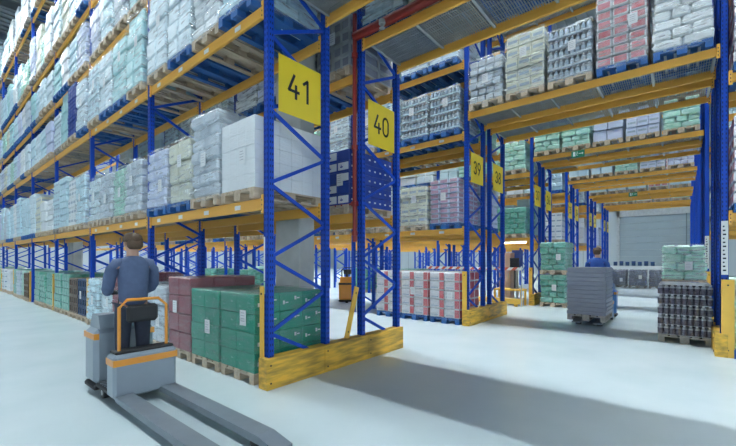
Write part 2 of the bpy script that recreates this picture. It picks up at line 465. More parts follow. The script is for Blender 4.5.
def g_grille(w, d, h, m, nz, bands, seed=1):
    # crates with open ribbed sides
    f = MB()
    for k in range(nz):
        z0 = PZ+h*k/nz; hz = h/nz
        for i in range(2):
            for j in range(3):
                x0 = -w/2+w*i/2+.004; x1 = x0+w/2-.008; y0 = -d/2+d*j/3+.004; y1 = y0+d/3-.008
                f.cbox(x0+.015,x1-.015,y0+.015,y1-.015,z0,z0+hz*.9,bands,.01)
                f.cbox(x0,x1,y0,y1,z0+hz*.78,z0+hz*.98,m,.006); f.cbox(x0,x1,y0,y1,z0,z0+hz*.15,m,.006)
                for (a,b) in ((x0,y0),(x1-.03,y0),(x0,y1-.03),(x1-.03,y1-.03)): f.box(a,a+.03,b,b+.03,z0,z0+hz*.95,m)
                f.box((x0+x1)/2-.02,(x0+x1)/2+.02,y0,y1,z0,z0+hz*.9,m)
    return f
def g_trays(w, d, h, nz, seed=1):
    f = MB(); rnd = random.Random(seed)
    for k in range(nz):
        z0 = PZ+h*k/nz; o = rnd.uniform(-.008,.008)
        f.cbox(-w/2+o,w/2+o,-d/2+o,d/2+o,z0,z0+h/nz*.82,'grey',.008)
        f.box(-w/2+.02+o,w/2-.02+o,-d/2+.02,d/2-.02,z0+h/nz*.8,z0+h/nz,'grey')
    return f
def film_shell(w, d, h, seed, amp=.012, n=14, mm='stretch'):
    f = MB(); rnd = random.Random(seed)
    per = []
    cr = .03
    nn = 8
    for (sx, sy, ex, ey) in ((-1,-1,1,-1),(1,-1,1,1),(1,1,-1,1),(-1,1,-1,-1)):
        for t in range(nn):
            u = t/nn; per.append(((sx+(ex-sx)*u)*(w/2+.012), (sy+(ey-sy)*u)*(d/2+.012)))
    n2 = len(per); vs = []; fs = []
    for k in range(n+1):
        for (x, y) in per:
            z = .07+(PZ+h-.05)*k/n
            v = Vector((x,y,z)); q = noise.noise(Vector((x*4+seed,y*4,z*9+seed)))*amp + abs(noise.noise(Vector((x*2,y*2+seed,z*22))))*amp
            l = math.hypot(x,y); vs.append((x+x/l*q, y+y/l*q, z))
    for k in range(n):
        for i in range(n2): fs.append((k*n2+i,k*n2+(i+1)%n2,(k+1)*n2+(i+1)%n2,(k+1)*n2+i))
    # top gather
    o = len(vs)
    for (x, y) in per: vs.append((x*.55,y*.55,PZ+h+.035+noise.noise(Vector((x*5,y*5,seed)))*.012))
    for i in range(n2): fs.append((n*n2+i,n*n2+(i+1)%n2,o+(i+1)%n2,o+i))
    f.add(vs,fs,mm); return f

# catalogue: kind -> (goods mesh, height, wrapped?, words)
KIND = {}
def reg(k, f, h, word, wrap=True, w=.8, d=1.18):
    KIND[k] = dict(me=f.mesh('goods'), h=h, word=word, wrap=wrap, film=film_shell(w,d,h,len(KIND)+1,mm='stretchclear' if k in ('green','darkred','redw','lilacpk','greenw') else 'stretch').mesh('stretch_film', True) if wrap else None)
for i, h in enumerate((1.0,1.25,1.45,1.6)):
    reg('cart%d'%i, g_cartons(.8,1.18,h,3,4,4+i,'goods',.006,.012,.006,10+i,.008,('print',.25)), h, 'printed carton')
    reg('sack%d'%i, g_sacks(.8,1.18,h,6+i,'goods',20+i), h, 'stacked sack')
    reg('pack%d'%i, g_cartons(.78,1.16,h,4,6,6+i,'goods',.012,.02,.01,30+i,.012), h, 'layered pack')
    reg('wrap%d'%i, g_cartons(.8,1.18,h,2,3,3+i,'goods',.01,.025,.012,40+i,.022), h, 'tightly wrapped')
reg('plain', g_cartons(.8,1.18,.93,4,6,5,'goods',.0015,.003,.001,5,.004), .93, 'plain white carton', False)
reg('green', g_green(.82,1.2,1.02), 1.02, 'dark green carton', True, .84, 1.22)
reg('greenw', g_sacks(.8,1.18,.94,5,'greenw',51,2,3,.006), .94, 'green wrapped', True)
reg('greenx', g_cartons(.8,1.18,1.05,3,4,5,'greenw',.008,.015,.004,52,.006), 1.05, 'green crate', False)
reg('mint', g_sacks(.8,1.18,1.0,6,'mintw',53,2,3,.02), 1.0, 'mint green pack', True)
reg('mints', g_sacks(.8,1.18,.81,4,'mintw',58,2,3,.015), .81, 'short mint pack', True)
reg('mintt', g_sacks(.8,1.18,1.3,7,'mintw',54,2,3,.02), 1.3, 'tall mint pack', True)
reg('redw', g_redwhite(.84,1.18,1.15,5), 1.15, 'red and white pack', True)
reg('darkred', g_cartons(.8,1.18,1.18,2,3,4,'darkred',.006,.012,.003,56,.008), 1.18, 'dark red carton', True)
reg('redpink', g_cartons(.8,1.18,1.45,3,4,8,'whitepack',.01,.02,.006,57,.012,('pinkred',.62)), 1.45, 'red striped pack', True)
reg('lilacpk', g_cartons(.8,1.18,1.12,3,4,9,'goods',.01,.02,.006,59,.012,('mauve',.6)), 1.12, 'mauve striped pack', True)
reg('blue', g_blue(.82,1.18,.92), .92, 'blue boxed', False)
reg('bottles', g_bottles(.82,1.2,.98,5,fm=False,fm2=True), .98, 'dark bottle', False)
reg('botpale', g_bottles(.8,1.18,1.05,5,'print','white','goods',3,61,8), 1.05, 'bottle pack', True)
reg('crate', g_grille(.8,1.18,.95,'crate',4,'bottle'), .95, 'brown crate', False)
reg('crateb', g_grille(.8,1.18,.95,'crateblue',4,'bottle'), .95, 'deep blue crate', False)
reg('crateg', g_grille(.8,1.18,1.25,'steel',6,'grey'), 1.25, 'grey ribbed crate', False)
reg('bluecr', g_cartons(.8,1.18,1.4,3,4,14,'bluebox',.014,.01,.004,63), 1.4, 'bright blue tray', False)
reg('trays', g_trays(.82,1.15,1.12,11), 1.12, 'grey tray', False)
reg('greyw', g_sacks(.84,1.15,.85,4,'grey',66), .85, 'grey wrapped', True)
GENERIC = ['cart','sack','pack','wrap']
COL = {'pale':(.66,.79,.85), 'white':(.80,.84,.86), 'icy':(.54,.74,.82), 'lilac':(.56,.62,.80), 'aqua':(.38,.68,.70), 'grey':(.52,.59,.66), 'cream':(.68,.69,.55), 'rosy':(.62,.48,.55)}

LBL = MB(); LBL.box(-.07,.07,-.003,0,-.1,.1,'white')
for k in range(4): LBL.box(-.05,.03+.008*(k%2),-.0045,-.003,.06-.036*k,.067-.036*k,'film')
LABEL = LBL.mesh('paper_label')
JOIN = {}
def joined(kind, wd):
    if (kind,wd) not in JOIN:
        bm = bmesh.new(); bm.from_mesh(KIND[kind]['me']); n = len(KIND[kind]['me'].materials)
        k0 = len(bm.faces); bm.from_mesh(PALLET[wd]); bm.faces.ensure_lookup_table()
        for q in range(k0, len(bm.faces)): bm.faces[q].material_index = n
        me = bpy.data.meshes.new('pallet_load'); bm.to_mesh(me); bm.free()
        for m in KIND[kind]['me'].materials: me.materials.append(m)
        me.materials.append(M[wd]); JOIN[(kind,wd)] = me
    return JOIN[(kind,wd)]
KEEP = {k+('.'+q if q != '-' else '') for k, v in {
    '31': '0.0.3 0.1.1 0.1.2 0.1.3',
    '33': '0.0.2 0.0.3 0.1.1 0.1.2 0.1.3',
    '35': '0.0.2 0.0.3 0.1.0 0.1.1 0.1.2 0.1.3',
    '36': '0.0.1 0.0.2 0.0.3 0.1.2 0.1.3',
    '37': '0.0.0 0.0.1 0.0.2 0.0.3 0.1.0 0.1.1 0.1.2 0.1.3 0.2.2 0.2.3 1.-1.2 1.0.0 1.0.2 1.1.0 1.1.1 1.1.2 1.1.3 2.-1.3 4.-1.1 4.0.0',
    '38': '0.0.0 0.0.3 0.1.0 0.1.1 0.1.2 0.1.3 0.2.3 0.3.3 1.1.3',
    '39': '0.-1.1 0.-1.2 0.-1.3 0.0.0 0.0.1 0.0.2 0.0.3 0.1.0 0.1.1 0.1.2 0.1.3 0.2.0 0.2.1 0.2.2 0.2.3 1.0.0 1.0.1 1.0.2 1.0.3 1.1.1 1.1.2 1.1.3 1.2.0 1.2.1 1.2.2 2.-1.1 2.0.0 2.0.1 2.0.2 2.0.3 3.-1.2 3.0.0 3.0.1 3.0.2 3.0.3 4.0.0 4.0.1 4.0.2 4.0.3',
    '40': '0.0.1 0.0.3 0.1.0 0.1.1 0.1.2 0.1.3 1.0.2 1.0.3 1.1.0 1.1.1 1.1.2 1.1.3 2.0.2 2.1.0 2.1.1 2.1.2 2.1.3',
    '41': '0.-1.0 0.-1.1 0.-1.2 0.-1.3 0.0.0 0.0.1 0.0.2 0.0.3 0.1.0 0.1.1 0.1.2 0.1.3 1.-1.0 1.-1.1 1.-1.2 1.-1.3 1.0.0 1.0.1 1.0.2 1.0.3 1.1.0 1.1.1 1.1.2 1.1.3 1.2.0 1.2.1 1.2.2 1.2.3 2.-1.0 2.-1.1 2.-1.2 2.-1.3 2.0.0 2.0.1 2.0.2 2.0.3 2.1.0 2.1.1 2.1.2 2.1.3 2.2.0 2.2.1 2.2.2 2.2.3 2.3.0 2.3.1 2.3.2 2.3.3 3.-1.1 3.-1.2 3.-1.3 3.0.0 3.0.1 3.0.2 3.0.3 3.1.0 3.1.1 3.1.2 3.1.3 3.2.0 3.2.1 3.2.2 3.2.3 3.3.0 3.3.1 3.3.2 3.3.3 3.4.0 3.4.1 3.4.2 4.-1.0 4.-1.1 4.-1.2 4.-1.3 4.0.0 4.0.1 4.0.2 4.0.3 4.1.0 4.1.1 4.1.2 4.1.3 4.2.0 4.2.1 4.2.2 4.2.3 4.3.0 4.3.1 4.3.2 4.3.3 4.4.0 4.4.1 4.4.2 4.4.3 5.-1.0 5.-1.2 5.0.0 5.0.1 5.0.2 5.0.3 5.1.0 5.1.1 5.1.2 5.1.3 5.2.0 5.2.1 5.2.2 5.2.3 5.3.0 5.3.1 5.3.2 5.3.3 5.4.0 5.4.1 5.4.2 5.4.3 6.-1.0 6.-1.1 6.-1.2 6.-1.3 6.0.0 6.0.1 6.0.2 6.0.3 6.1.0 6.1.1 6.1.2 6.1.3 6.2.0 6.2.1 6.2.2 6.2.3 6.3.0 6.3.1 6.3.2 6.3.3 6.4.0 6.4.1 6.4.2 6.4.3 7.0.1 7.0.2 7.0.3 7.1.0 7.1.1 7.1.2 7.1.3 7.2.0 7.2.1 7.2.2 7.2.3 7.3.1 7.3.2 7.3.3 7.4.0 7.4.1 7.4.2 7.4.3',
    'b30': '0.2 0.4',
    'b31': '0.0 0.1 0.2 0.3 0.4',
    'b32': '0.3',
    'b33': '0.0 0.1 0.2 0.3 0.4',
    'b35': '0.0 0.1 0.2 0.3 0.4',
    'b36': '0.0 0.2 0.3 0.4',
    'b37': '0.0 0.1 0.2 0.3 0.4',
    'b38': '0.0 0.1 0.2 0.3 0.4 1.0 1.1 1.2 1.3 1.4',
    'b39': '0.0 0.1 0.2 0.3 0.4 1.0 1.1 1.2 1.3 1.4',
    'b40': '0.0 0.1 0.2 0.3 0.4 1.0 1.1 1.2 1.3 1.4',
    'b41': '0.0 0.1 0.2 0.3 0.4 1.0 1.1 1.2 1.3 1.4',
    'p1': '-',
    'p2': '-',
    'p3': '-',
    'p4': '-',
    'p5': '-',
    'p6': '-',
    'p7': '-',
    'p8': '-',
    'p9': '-',
    'r1': '0.0 1.0 2.0',
    'r2': '0.0 0.1 1.0 2.0 2.1 3.0 3.1',
}.items() for q in v.split()}   # loads in view, plus unseen upper bridge loads kept to block lamp light
ALLK = []
def load(key, kind, wd, col, x, y, z, label, group, detail, rz=0., lbl=True):
    """detail 0: one mesh; 1: goods + pallet + film; 2: pallet boards too"""
    if key not in KEEP: return None
    ALLK.append(key)
    K = KIND[kind]; c = (*col, 1)
    if detail == 0:
        o = link('pallet_load', joined(kind,wd), None, (x,y,z), rz); o.color = c
        tag(o, label, 'pallet load', group); o['key'] = key; del o['key']; KEYOF[o.name] = key; return o
    r = thing('pallet_load', label, 'pallet load', (x,y,z), group, rz); KEYOF[r.name] = key
    g = link('goods', K['me'], r); g.color = c
    if detail == 2:
        p = bpy.data.objects.new('pallet', None); C.objects.link(p); p.parent = r; p.empty_display_size = .1
        for n, me in PIECES[wd]: link(n, me, p)
    else: link('pallet', PALLET[wd], r)
    if K['wrap']: link('stretch_film', K['film'], r)
    if lbl:
        rr = random.Random(str(key))
        link('paper_label', LABEL, r, (rr.uniform(-.1,.25),-.622,PZ+K['h']*rr.uniform(.35,.7)))
    return r
KEYOF = {}

# ------------------------------------------------------------------ sign digits
def arc(cx, cy, rx, ry, a0, a1, n=12): return [(cx+rx*math.cos(math.radians(a0+(a1-a0)*k/n)), cy+ry*math.sin(math.radians(a0+(a1-a0)*k/n))) for k in range(n+1)]
DIG = {'0':[arc(.5,1.0,.34,.42,0,180)+arc(.5,.42,.34,.42,180,360)+[(.84,1.0)]],
 '1':[[(.22,1.12),(.55,1.40),(.55,0)]],
 '2':[arc(.5,1.05,.34,.36,170,-30)+[(.16,.02),(.88,.02)]],
 '3':[arc(.48,1.06,.32,.34,160,-80)+arc(.48,.36,.36,.36,85,-160)],
 '4':[[(.55,1.42),(.12,.42),(.92,.42)],[(.68,.80),(.68,0)]],
 '5':[[(.8,1.4),(.26,1.4),(.2,.8)]+arc(.48,.46,.36,.44,120,-155)],
 '6':[[(.62,1.42),(.26,.78)]+arc(.5,.42,.35,.42,150,-210)],
 '7':[[(.14,1.4),(.86,1.4),(.42,0)]],
 '8':[arc(.5,1.07,.29,.33,-90,270),arc(.5,.37,.36,.37,90,450)],
 '9':[arc(.5,1.0,.35,.42,-30,330)+[(.82,.82),(.38,0)]]}
def digits(f, s, yc, zc, hgt, x, m, st=.085):
    sc = hgt/1.42; w = sum(1.08*sc for _ in s); y = yc-w/2
    for ch in s:
        for pl in DIG[ch]:
            P = [Vector((x, y+p*sc, zc-hgt/2+q*sc)) for p, q in pl]
            for a, b in zip(P, P[1:]):
                if (b-a).length > 1e-5:
                    e = (b-a).normalized()*hgt*.035
                    f.bar(a-e, b+e, hgt*.125, .004, m)
        y += 1.08*sc

# ------------------------------------------------------------------ racks
def loads_row(k, ab, y, bays, levels, spec, near):
    num = NUM[k][ab]
    rnd = random.Random(100+num)
    for b in bays:
        xl = X0-PITCH*(b+1)
        for li in range(-1, len(levels)):
            for s in range(4):
                key = '%d.%d.%d.%d' % (num,b,li,s)
                q = spec.get((b,li,s), 'auto')
                g = rnd.choice(GENERIC)
                hi = rnd.choice([0,1,1,2,2,3])
                if li == 0 and k == 0 and b < 2: hi = min(hi,1)
                gap = (levels[li+1]-levels[li] if li+1 < len(levels) else 2.2) if li >= 0 else 2.2
                while hi and KIND[g+str(hi)]['h'] > gap-.45: hi -= 1
                cn = rnd.choices(['pale','white','icy','lilac','aqua','grey','cream'], [7,6,6,2,2,2,1])[0]
                kind = g+str(hi); wd = rnd.choices(['wood','bluewood','greywood'], [6,4,1])[0]
                sp = rnd.random(); jx = rnd.uniform(-.02,.02); jy = rnd.uniform(-.03,.03)
                if sp < .06: kind = 'mint'
                if q is None: continue
                if q == 'auto':
                    if li == -1: continue
                else:
                    kind = q[0]; wd = q[1] if len(q) > 1 else wd; cn = q[2] if len(q) > 2 else cn
                x = xl+.052+.05+.4+s*(.8+.0735)+jx; yy = y+DEP/2+jy
                z = 0 if li < 0 else levels[li]
                dist = math.hypot(x, yy)
                det = (2 if dist < 6.2 and li < 1 else 1) if (near and dist < 13) else 0
                cw = cn if kind[:4] in GENERIC else ''
                word = (cw+' '+KIND[kind]['word']).strip()
                where = 'floor level' if li < 0 else ORD[li]+' shelf'
                lab = '%s load, rack %s %s, %s bay from sign, %s from right' % (word, WORD[num], where, ORD[b], ORD[3-s])
                load(key, kind, wd, COL.get(cn,COL['pale']), x, yy, z, lab, 'pallet loads in rack %d' % num, det)

def rack(k, ab, y, nb, levels, near, right=False):
    num = NUM[k][ab]
    if right:
        t = thing('pallet_rack', 'blue and yellow pallet racking right of the passage, opposite sign %s' % WORD[num], 'rack', (X1,y,0), 'racks right of the passage')
        xs = [X1+PITCH*i for i in range(nb+1)]
    else:
        t = thing('pallet_rack', 'blue and yellow pallet racking row left of the passage, carrying yellow sign %s' % WORD[num], 'rack', (X0,y,0), 'racks left of the passage')
        xs = [X0-PITCH*i for i in range(nb+1)]
    for i, x in enumerate(xs):
        frame(t, x-t.location.x, 0, near and i < 2)
    for i in range(nb):
        xa = min(xs[i],xs[i+1])+.052-t.location.x
        for z in levels:
            for dy in (0, DEP):
                bo = beam(t, xa, dy, z, PITCH-.104, near and i < 3)
                if near and dy == 0 and z < 5 and i < 2 and ab == 0:
                    for s in range(4): 
                        f = MB(); f.box(.3+s*.87,.44+s*.87,-.029,-.025,-.11,-.05,'white'); f.build('location_label', bo)
    if not right:
        # sign on the end frame
        f = MB(); ya, yb = .1, .83
        f.cbox(.062,.068,ya,yb,3.51,4.25,'sign',.002)
        sg = f.build('number_sign', t); 
        f = MB(); digits(f, str(num), (ya+yb)/2, 3.90, .30, .0695, 'ink'); f.build('numerals', sg)
    return t

for k, (y0, off) in enumerate(PAIRS):
    for ab in (0,1):
        y = y0 + (off if ab else 0)
        if k == 0: nb = 8 if ab == 0 else 6; lev = LEV_A if ab == 0 else LEV_B
        elif k == 1: nb = 8; lev = LEV_C if ab == 0 else LEV_B
        elif k == 2: nb = 8; lev = LEV_B
        else: nb = 4; lev = LEV_B
        rack(k, ab, y, nb, lev, k < 2)
        # right of the passage
        rack(k, ab, y, 1 if k in (1,2) else (1 if k == 0 else 0), LEV_B, k == 1, True) if k > 0 else None

A = {}
for s, q in enumerate([('sack0','bluewood','lilac'),('wrap0','bluewood','cream'),('sack1','wood','grey'),('plain','wood','white')]): A[(0,0,s)] = q
for s, q in enumerate([('wrap2','wood','pale'),('wrap2','bluewood','pale'),('sack2','wood','white'),('sack2','bluewood','icy')]): A[(0,1,s)] = q
for s, q in enumerate([('pack0','wood','pale'),('sack0','wood','grey'),('mint','wood'),('sack0','wood','grey')]): A[(1,0,s)] = q
for s, q in enumerate([('cart1','wood','icy'),('wrap1','bluewood','pale'),('wrap1','bluewood','aqua'),('wrap2','wood','aqua')]): A[(1,1,s)] = q
A[(2,1,3)] = ('wrap1','bluewood','pale'); A[(2,1,2)] = ('bluecr','wood'); A[(2,1,1)] = ('wrap2','wood','aqua')
A[(3,0,1)] = ('cart1','wood','cream')
for s, q in enumerate([('wrap0','wood','grey'),('darkred','wood'),('green','wood'),('green','wood')]): A[(0,-1,s)] = q
for s, q in enumerate([('sack0','wood','icy'),('wrap0','wood','pale'),('darkred','wood'),('wrap0','wood','grey')]): A[(1,-1,s)] = q
for s, q in enumerate([('greenx','wood'),('greenx','wood'),('crate','wood'),('crateb','wood')]): A[(2,-1,s)] = q
for s, q in enumerate([None,('greenx','wood'),('greenw','wood'),('greenx','wood')]): A[(3,-1,s)] = q
for s, q in enumerate([('greenx','wood'),('cart0','wood','grey'),('mint','wood'),('crate','wood')]): A[(4,-1,s)] = q
for s, q in enumerate([('cart0','wood','white'),None,('sack0','wood','white'),None]): A[(5,-1,s)] = q
for s, q in enumerate([('cart0','wood','white'),('greenx','wood'),('sack0','wood','white'),('mint','wood')]): A[(6,-1,s)] = q
B = {(0,0,3):('blue','wood'), (0,0,2):('plain','wood','pale'), (0,1,3):('crateg','wood'), (0,1,2):('crateg','bluewood')}
Cc = {(0,-1,3):('redw','bluewood'), (0,-1,2):('redw','bluewood'), (0,-1,1):('redw','bluewood'),
      (0,0,3):('lilacpk','bluewood','lilac'), (0,0,2):('cart0','wood','cream'), (0,0,1):('pack0','wood','pale'),
      (0,1,3):('botpale','bluewood','icy'), (0,1,2):('botpale','bluewood','icy'), (0,1,1):('pack1','bluewood','icy'),
      (0,2,3):('wrap0','bluewood','pale'), (0,2,2):('cart0','bluewood','pale'), (0,2,1):('mint','bluewood'),
      (2,-1,1):('greenx','wood'), (3,-1,2):('greenx','wood')}
D = {(0,0,3):('cart1','bluewood','lilac'),(0,0,2):('mintt','wood'),(0,0,1):('mint','wood'),(0,1,3):('mint','wood'),(0,1,2):('mint','wood')}
E = {(0,0,3):('greenw','wood'),(0,0,2):('greenw','wood'),(0,1,3):('mint','wood'),(0,1,2):('mint','wood'),(1,-1,2):('greenx','wood'),(2,-1,3):('greenx','wood'),(4,-1,1):('mint','wood')}
loads_row(0,0,PAIRS[0][0],range(8),LEV_A,A,True)
loads_row(0,1,PAIRS[0][0]+PAIRS[0][1],range(3),LEV_B,B,True)
loads_row(1,0,PAIRS[1][0],range(5),LEV_C,Cc,True)
loads_row(1,1,PAIRS[1][0]+PAIRS[1][1],range(5),LEV_B,D,False)
loads_row(2,0,PAIRS[2][0],range(6),LEV_B[:3],E,False)
loads_row(2,1,PAIRS[2][0]+PAIRS[2][1],range(5),LEV_B[:2],{},False)
for k in (3,4,5): loads_row(k,0,PAIRS[k][0],range(2),LEV_B[:2],{},False)

# ------------------------------------------------------------------ bridges over the passage
DECK = None
def deck_mesh():
    f = MB(); l = X1-X0-.104; n = int(l/.036)
    for i in range(n+1):
        x = l*i/n; f.box(x-.003,x+.003,-.02,DEP+.02,-.03,.0,'steel')
    for j in range(9):
        y = -.01+(DEP+.02)*j/8; f.box(0,l,y-.003,y+.003,-.036,-.03,'steel')
    for i in range(6):
        x = .05+(l-.1)*i/5; f.box(x-.02,x+.02,0,DEP,-.065,-.036,'steel')
    return f.mesh('wire_deck')
DECK = deck_mesh()
BL = {(1,0,0):[('pack0','wood','grey'),('cart1','wood','cream'),('botpale','wood','grey'),('redpink','bluewood','rosy'),('sack3','bluewood','white')],
      (2,0,0):[('mint','wood'),('mint','wood'),('wrap0','wood','lilac'),('cart0','wood','lilac'),('mint','wood')],
      (3,0,0):[('wrap0','wood','icy'),('wrap0','wood','icy'),('mint','wood'),('cart0','wood','lilac'),('pack0','wood','lilac')],
      (4,0,0):[('wrap0','wood','icy'),('sack0','wood','pale'),('wrap0','wood','icy'),('redpink','wood','rosy'),('sack0','wood','icy')],
      (5,0,0):[('wrap0','wood','icy'),('mint','wood'),('wrap0','wood','icy'),('cart0','wood','rosy'),('mint','wood')]}
for k, (y0, off) in enumerate(PAIRS):
    for ab in (0,1):
        y = y0 + (off if ab else 0); num = NUM[k][ab]
        t = thing('bridge_rack', 'yellow bridge shelving with wire decks spanning the passage from the rack signed %s' % WORD[num], 'rack', (X0,y,0), 'bridges over the passage')
        for li, z in enumerate(BR):
            for dy in (0,DEP): beam(t, .052, dy, z, X1-X0-.104, k < 2)
            link('wire_deck', DECK, t, (.052,0,z+.008))
            rnd = random.Random(num*7+li)
            for s in range(5):
                g = rnd.choice(GENERIC); hi = rnd.choice([0,1,1,2]); cn = rnd.choice(['pale','white','icy','lilac','grey']); wd = rnd.choice(['wood','wood','bluewood'])
                kind = g+str(hi)
                if (k,ab,li) in BL: q = BL[(k,ab,li)][s]; kind = q[0]; wd = q[1]; cn = q[2] if len(q) > 2 else cn
                elif ab == 1 and k > 1 and li == 0 and rnd.random() < .3: continue
                elif li == 1 and k > 1: continue
                x = X0+.052+.03+.42+s*.882
                word = ((cn if kind[:4] in GENERIC else '')+' '+KIND[kind]['word']).strip()
                load('b%d.%d.%d' % (num,li,s), kind, wd, COL.get(cn,COL['pale']), x, y+DEP/2, z+.008, '%s load on %s bridge shelf of rack %s, %s from left' % (word, ('lower','upper')[li], WORD[num], ORD[s]),
                     'loads on the bridges', 1 if k < 2 and li == 0 else 0)
# exit signs hang on two bridge beams
for (k, xx) in ((2,-2.55),(4,-1.9)):
    y = PAIRS[k][0]-.09
    t = thing('exit_sign', 'small green exit sign on the bridge beam of the rack signed %s' % WORD[NUM[k][0]], 'sign', (xx,y,BR[0]-.16), 'green exit signs'); t.scale = (.66,1,.8)
    f = MB(); f.cbox(-.28,.28,-.03,.055,-.1,.16,'exit',.01); f.build('panel', t)
    f = MB(); z = -.03
    # running man, arrow, doorway
    f.box(-.2,-.1,z-.004,z,-.06,.12,'white')
    f.box(.06,.2,z-.004,z,.02,.045,'white'); f.prism([(.19,-.02),(.25,.033),(.19,.085)],1,z-.004,z,'white')
    f.tube([(-.02,z,.1),(-.02,z-.003,.1)],.022,'white',8)
    for a, b in (((-.02,.07),(-.04,.0)),((-.04,.0),(.01,-.05)),((-.04,0),(-.09,-.05)),((-.02,.06),(.035,.03)),((-.02,.06),(-.075,.04))):
        f.prism([(a[0]-.01,a[1]),(a[0]+.01,a[1]),(b[0]+.01,b[1]),(b[0]-.01,b[1])],1,z-.004,z,'white')
    f.build('pictogram', t)

# loads right of the passage
for k, b in ((1,0),(2,0)):
    rnd = random.Random(900+k)
    for li, z in enumerate([0]+LEV_B[:3]):
        for s in range(2):
            kind = rnd.choice(['mint','greenw','pack1','redpink','sack1']) if li else ('mint','greenx')[s]
            cn = rnd.choice(['pale','rosy','icy']); wd = rnd.choice(['wood','bluewood'])
            word = ((cn if kind[:4] in GENERIC else '')+' '+KIND[kind]['word']).strip()
            load('r%d.%d.%d' % (k,li,s), kind, wd, COL[cn], X1+.052+.46+s*.87, PAIRS[k][0]+DEP/2, z, '%s load, %s, %s from post across from sign %s' % (word, 'floor' if li == 0 else ORD[li-1]+' shelf', ORD[s], WORD[NUM[k][0]]), 'loads right of the passage', 0)

# ------------------------------------------------------------------ barriers and guards
def barrier(x, ya, yb, label, splits=(), side=1):
    t = thing('rack_end_barrier', label, 'barrier', (x,ya,0), 'yellow rack end barriers')
    L = yb-ya; cuts = [0]+list(splits)+[L]
    for a, b in zip(cuts, cuts[1:]):
        f = MB(); f.cbox(0,.012,a+.002,b-.002,.0,.385,'barrier',.003); f.cbox(-.16*side if side > 0 else 0.,.0 if side > 0 else .16,a+.002,b-.002,.37,.385,'barrier',.003); f.build('front_plate', t)
    for y in (0, L-.012):
        f = MB(); f.cbox(-.16 if side > 0 else .0,.0 if side > 0 else .16,y,y+.012,0,.385,'barrier',.003); f.build('end_plate', t)
    f = MB()
    for a in cuts[:-1]:
        for z in (.08,.3): f.tube([(.01*side,a+.06,z),(.018*side,a+.06,z)],.012,'dark',8)
    f.build('bolt', t)
for k, (y0, off) in enumerate(PAIRS):
    yb = y0+off+DEP+.07
    if k < 3: barrier(X0+.10, y0-.11, yb, 'scuffed yellow steel barrier on the floor at rack end signed %s' % WORD[NUM[k][0]], (.98, 1.95) if k == 0 else (1.2,))
    if k == 1: barrier(X1-.12, y0-.11, yb, 'yellow steel barrier right of the passage opposite rack %s' % WORD[NUM[k][0]], (1.2,), -1)
def guard(x, y, label, w=.1, h=1.22, z0=.0):
    t = thing('post_guard', label, 'guard', (x,y,0), 'yellow post guards')
    f = MB(); f.cbox(-w/2,w/2,-.016,0,z0,h,'guard',.004); f.box(-w/2,-w/2+.012,0,.1,z0,h,'guard'); f.build('guard_plate', t)
    f = MB()
    for z in (z0+.12,h-.09): f.tube([(0,-.016,z),(0,-.024,z)],.013,'dark',8)
    f.build('bolt', t)
y0 = PAIRS[0][0]
guard(X0-.055, y0-.055, 'tall yellow guard plate at the left of the rack forty-one end post', .085, 1.27)
for i in range(1,8): guard(X0-PITCH*i-.105, y0-.065, 'narrow yellow guard plate at the %s post along rack forty-one from its end' % ORD[i], .1, 1.15)
for k in (1,2):
    guard(X0-.02, PAIRS[k][0]-.075, 'yellow guard plate covering the end post of the rack signed %s' % WORD[NUM[k][0]], .12, 1.32)
    guard(X1+.04, PAIRS[k][0]-.075, 'yellow guard plate on the post right of the passage, opposite sign %s' % WORD[NUM[k][0]], .16, 1.28)
# loose guard leaning on the rack 40 post
t = thing('loose_guard', 'loose yellow guard plate leaning against the post under sign forty', 'guard', (X0+.02,PAIRS[0][0]+1.42,.39))
f = MB(); f.cbox(-.01,.01,-.05,.05,0,.82,'guard',.004); o = f.build('guard_plate', t); 
f = MB(); f.tube([(.01,0,.72),(.018,0,.72)],.012,'dark',8); f.tube([(.01,0,.1),(.018,0,.1)],.012,'dark',8); f.build('bolt', t)
t.rotation_euler = (math.radians(-17),0,0)
# notice strips on posts right of the passage
for k in (1,2):
    t = thing('notice_strip', 'white printed notice strip on the blue post right of the passage by rack %s' % WORD[NUM[k][0]], 'notice', (X1,PAIRS[k][0]-.052,1.3), 'white notice strips')
    f = MB(); f.box(-.04,.045,-.004,0,.06,.95,'white'); 
    for i in range(12): f.box(-.02,.02-.01*(i%3),-.006,-.003,.12+i*.066,.145+i*.066,'ink')
    f.build('sheet', t)
t = thing('notice_strip', 'narrow white and green notice strip on the front end post of rack forty-one', 'notice', (X0-.03,PAIRS[0][0]-.043,1.28))
f = MB(); f.box(-.012,.012,-.004,0,.06,.62,'white'); f.build('sheet', t); f = MB(); f.box(-.012,.012,-.004,0,-.1,.05,'mintw'); f.build('green_band', t)

# ------------------------------------------------------------------ sprinkler pipes
yb = PAIRS[0][0]+PAIRS[0][1]
t = thing('sprinkler_pipe', 'dark red sprinkler pipe rising beside the post under sign 40', 'pipe', (X0-.075,yb-.075,0))
f = MB(); f.tube([(0,0,1.9),(0,0,5.6)],.035,'red',12); f.build('riser', t)
f = MB(); f.tube([(0,0,2.52),(-3.2,0,2.52)],.018,'red',10); f.tube([(-.05,0,2.52),(.05,0,2.52)],.045,'red',10); f.build('branch', t)
f = MB(); f.tube([(0,.0,5.235),(4.4,.0,5.235)],.07,'red',12); f.build('main', t)
for z in (2.0,3.4,4.9):
    f = MB(); f.tube([(0,0,z),(0,0,z+.07)],.05,'red',12); f.build('coupling', t)
for xx in (.62,2.6):
    f = MB(); f.tube([(xx,-.075,5.22),(xx,-.075,5.16)],.05,'steel',12); f.tube([(xx,-.075,5.16),(xx,-.075,5.10)],.014,'steel',8); f.tube([(xx,-.075,5.105),(xx,-.075,5.095)],.045,'steel',12); f.build('sprinkler_head', t)

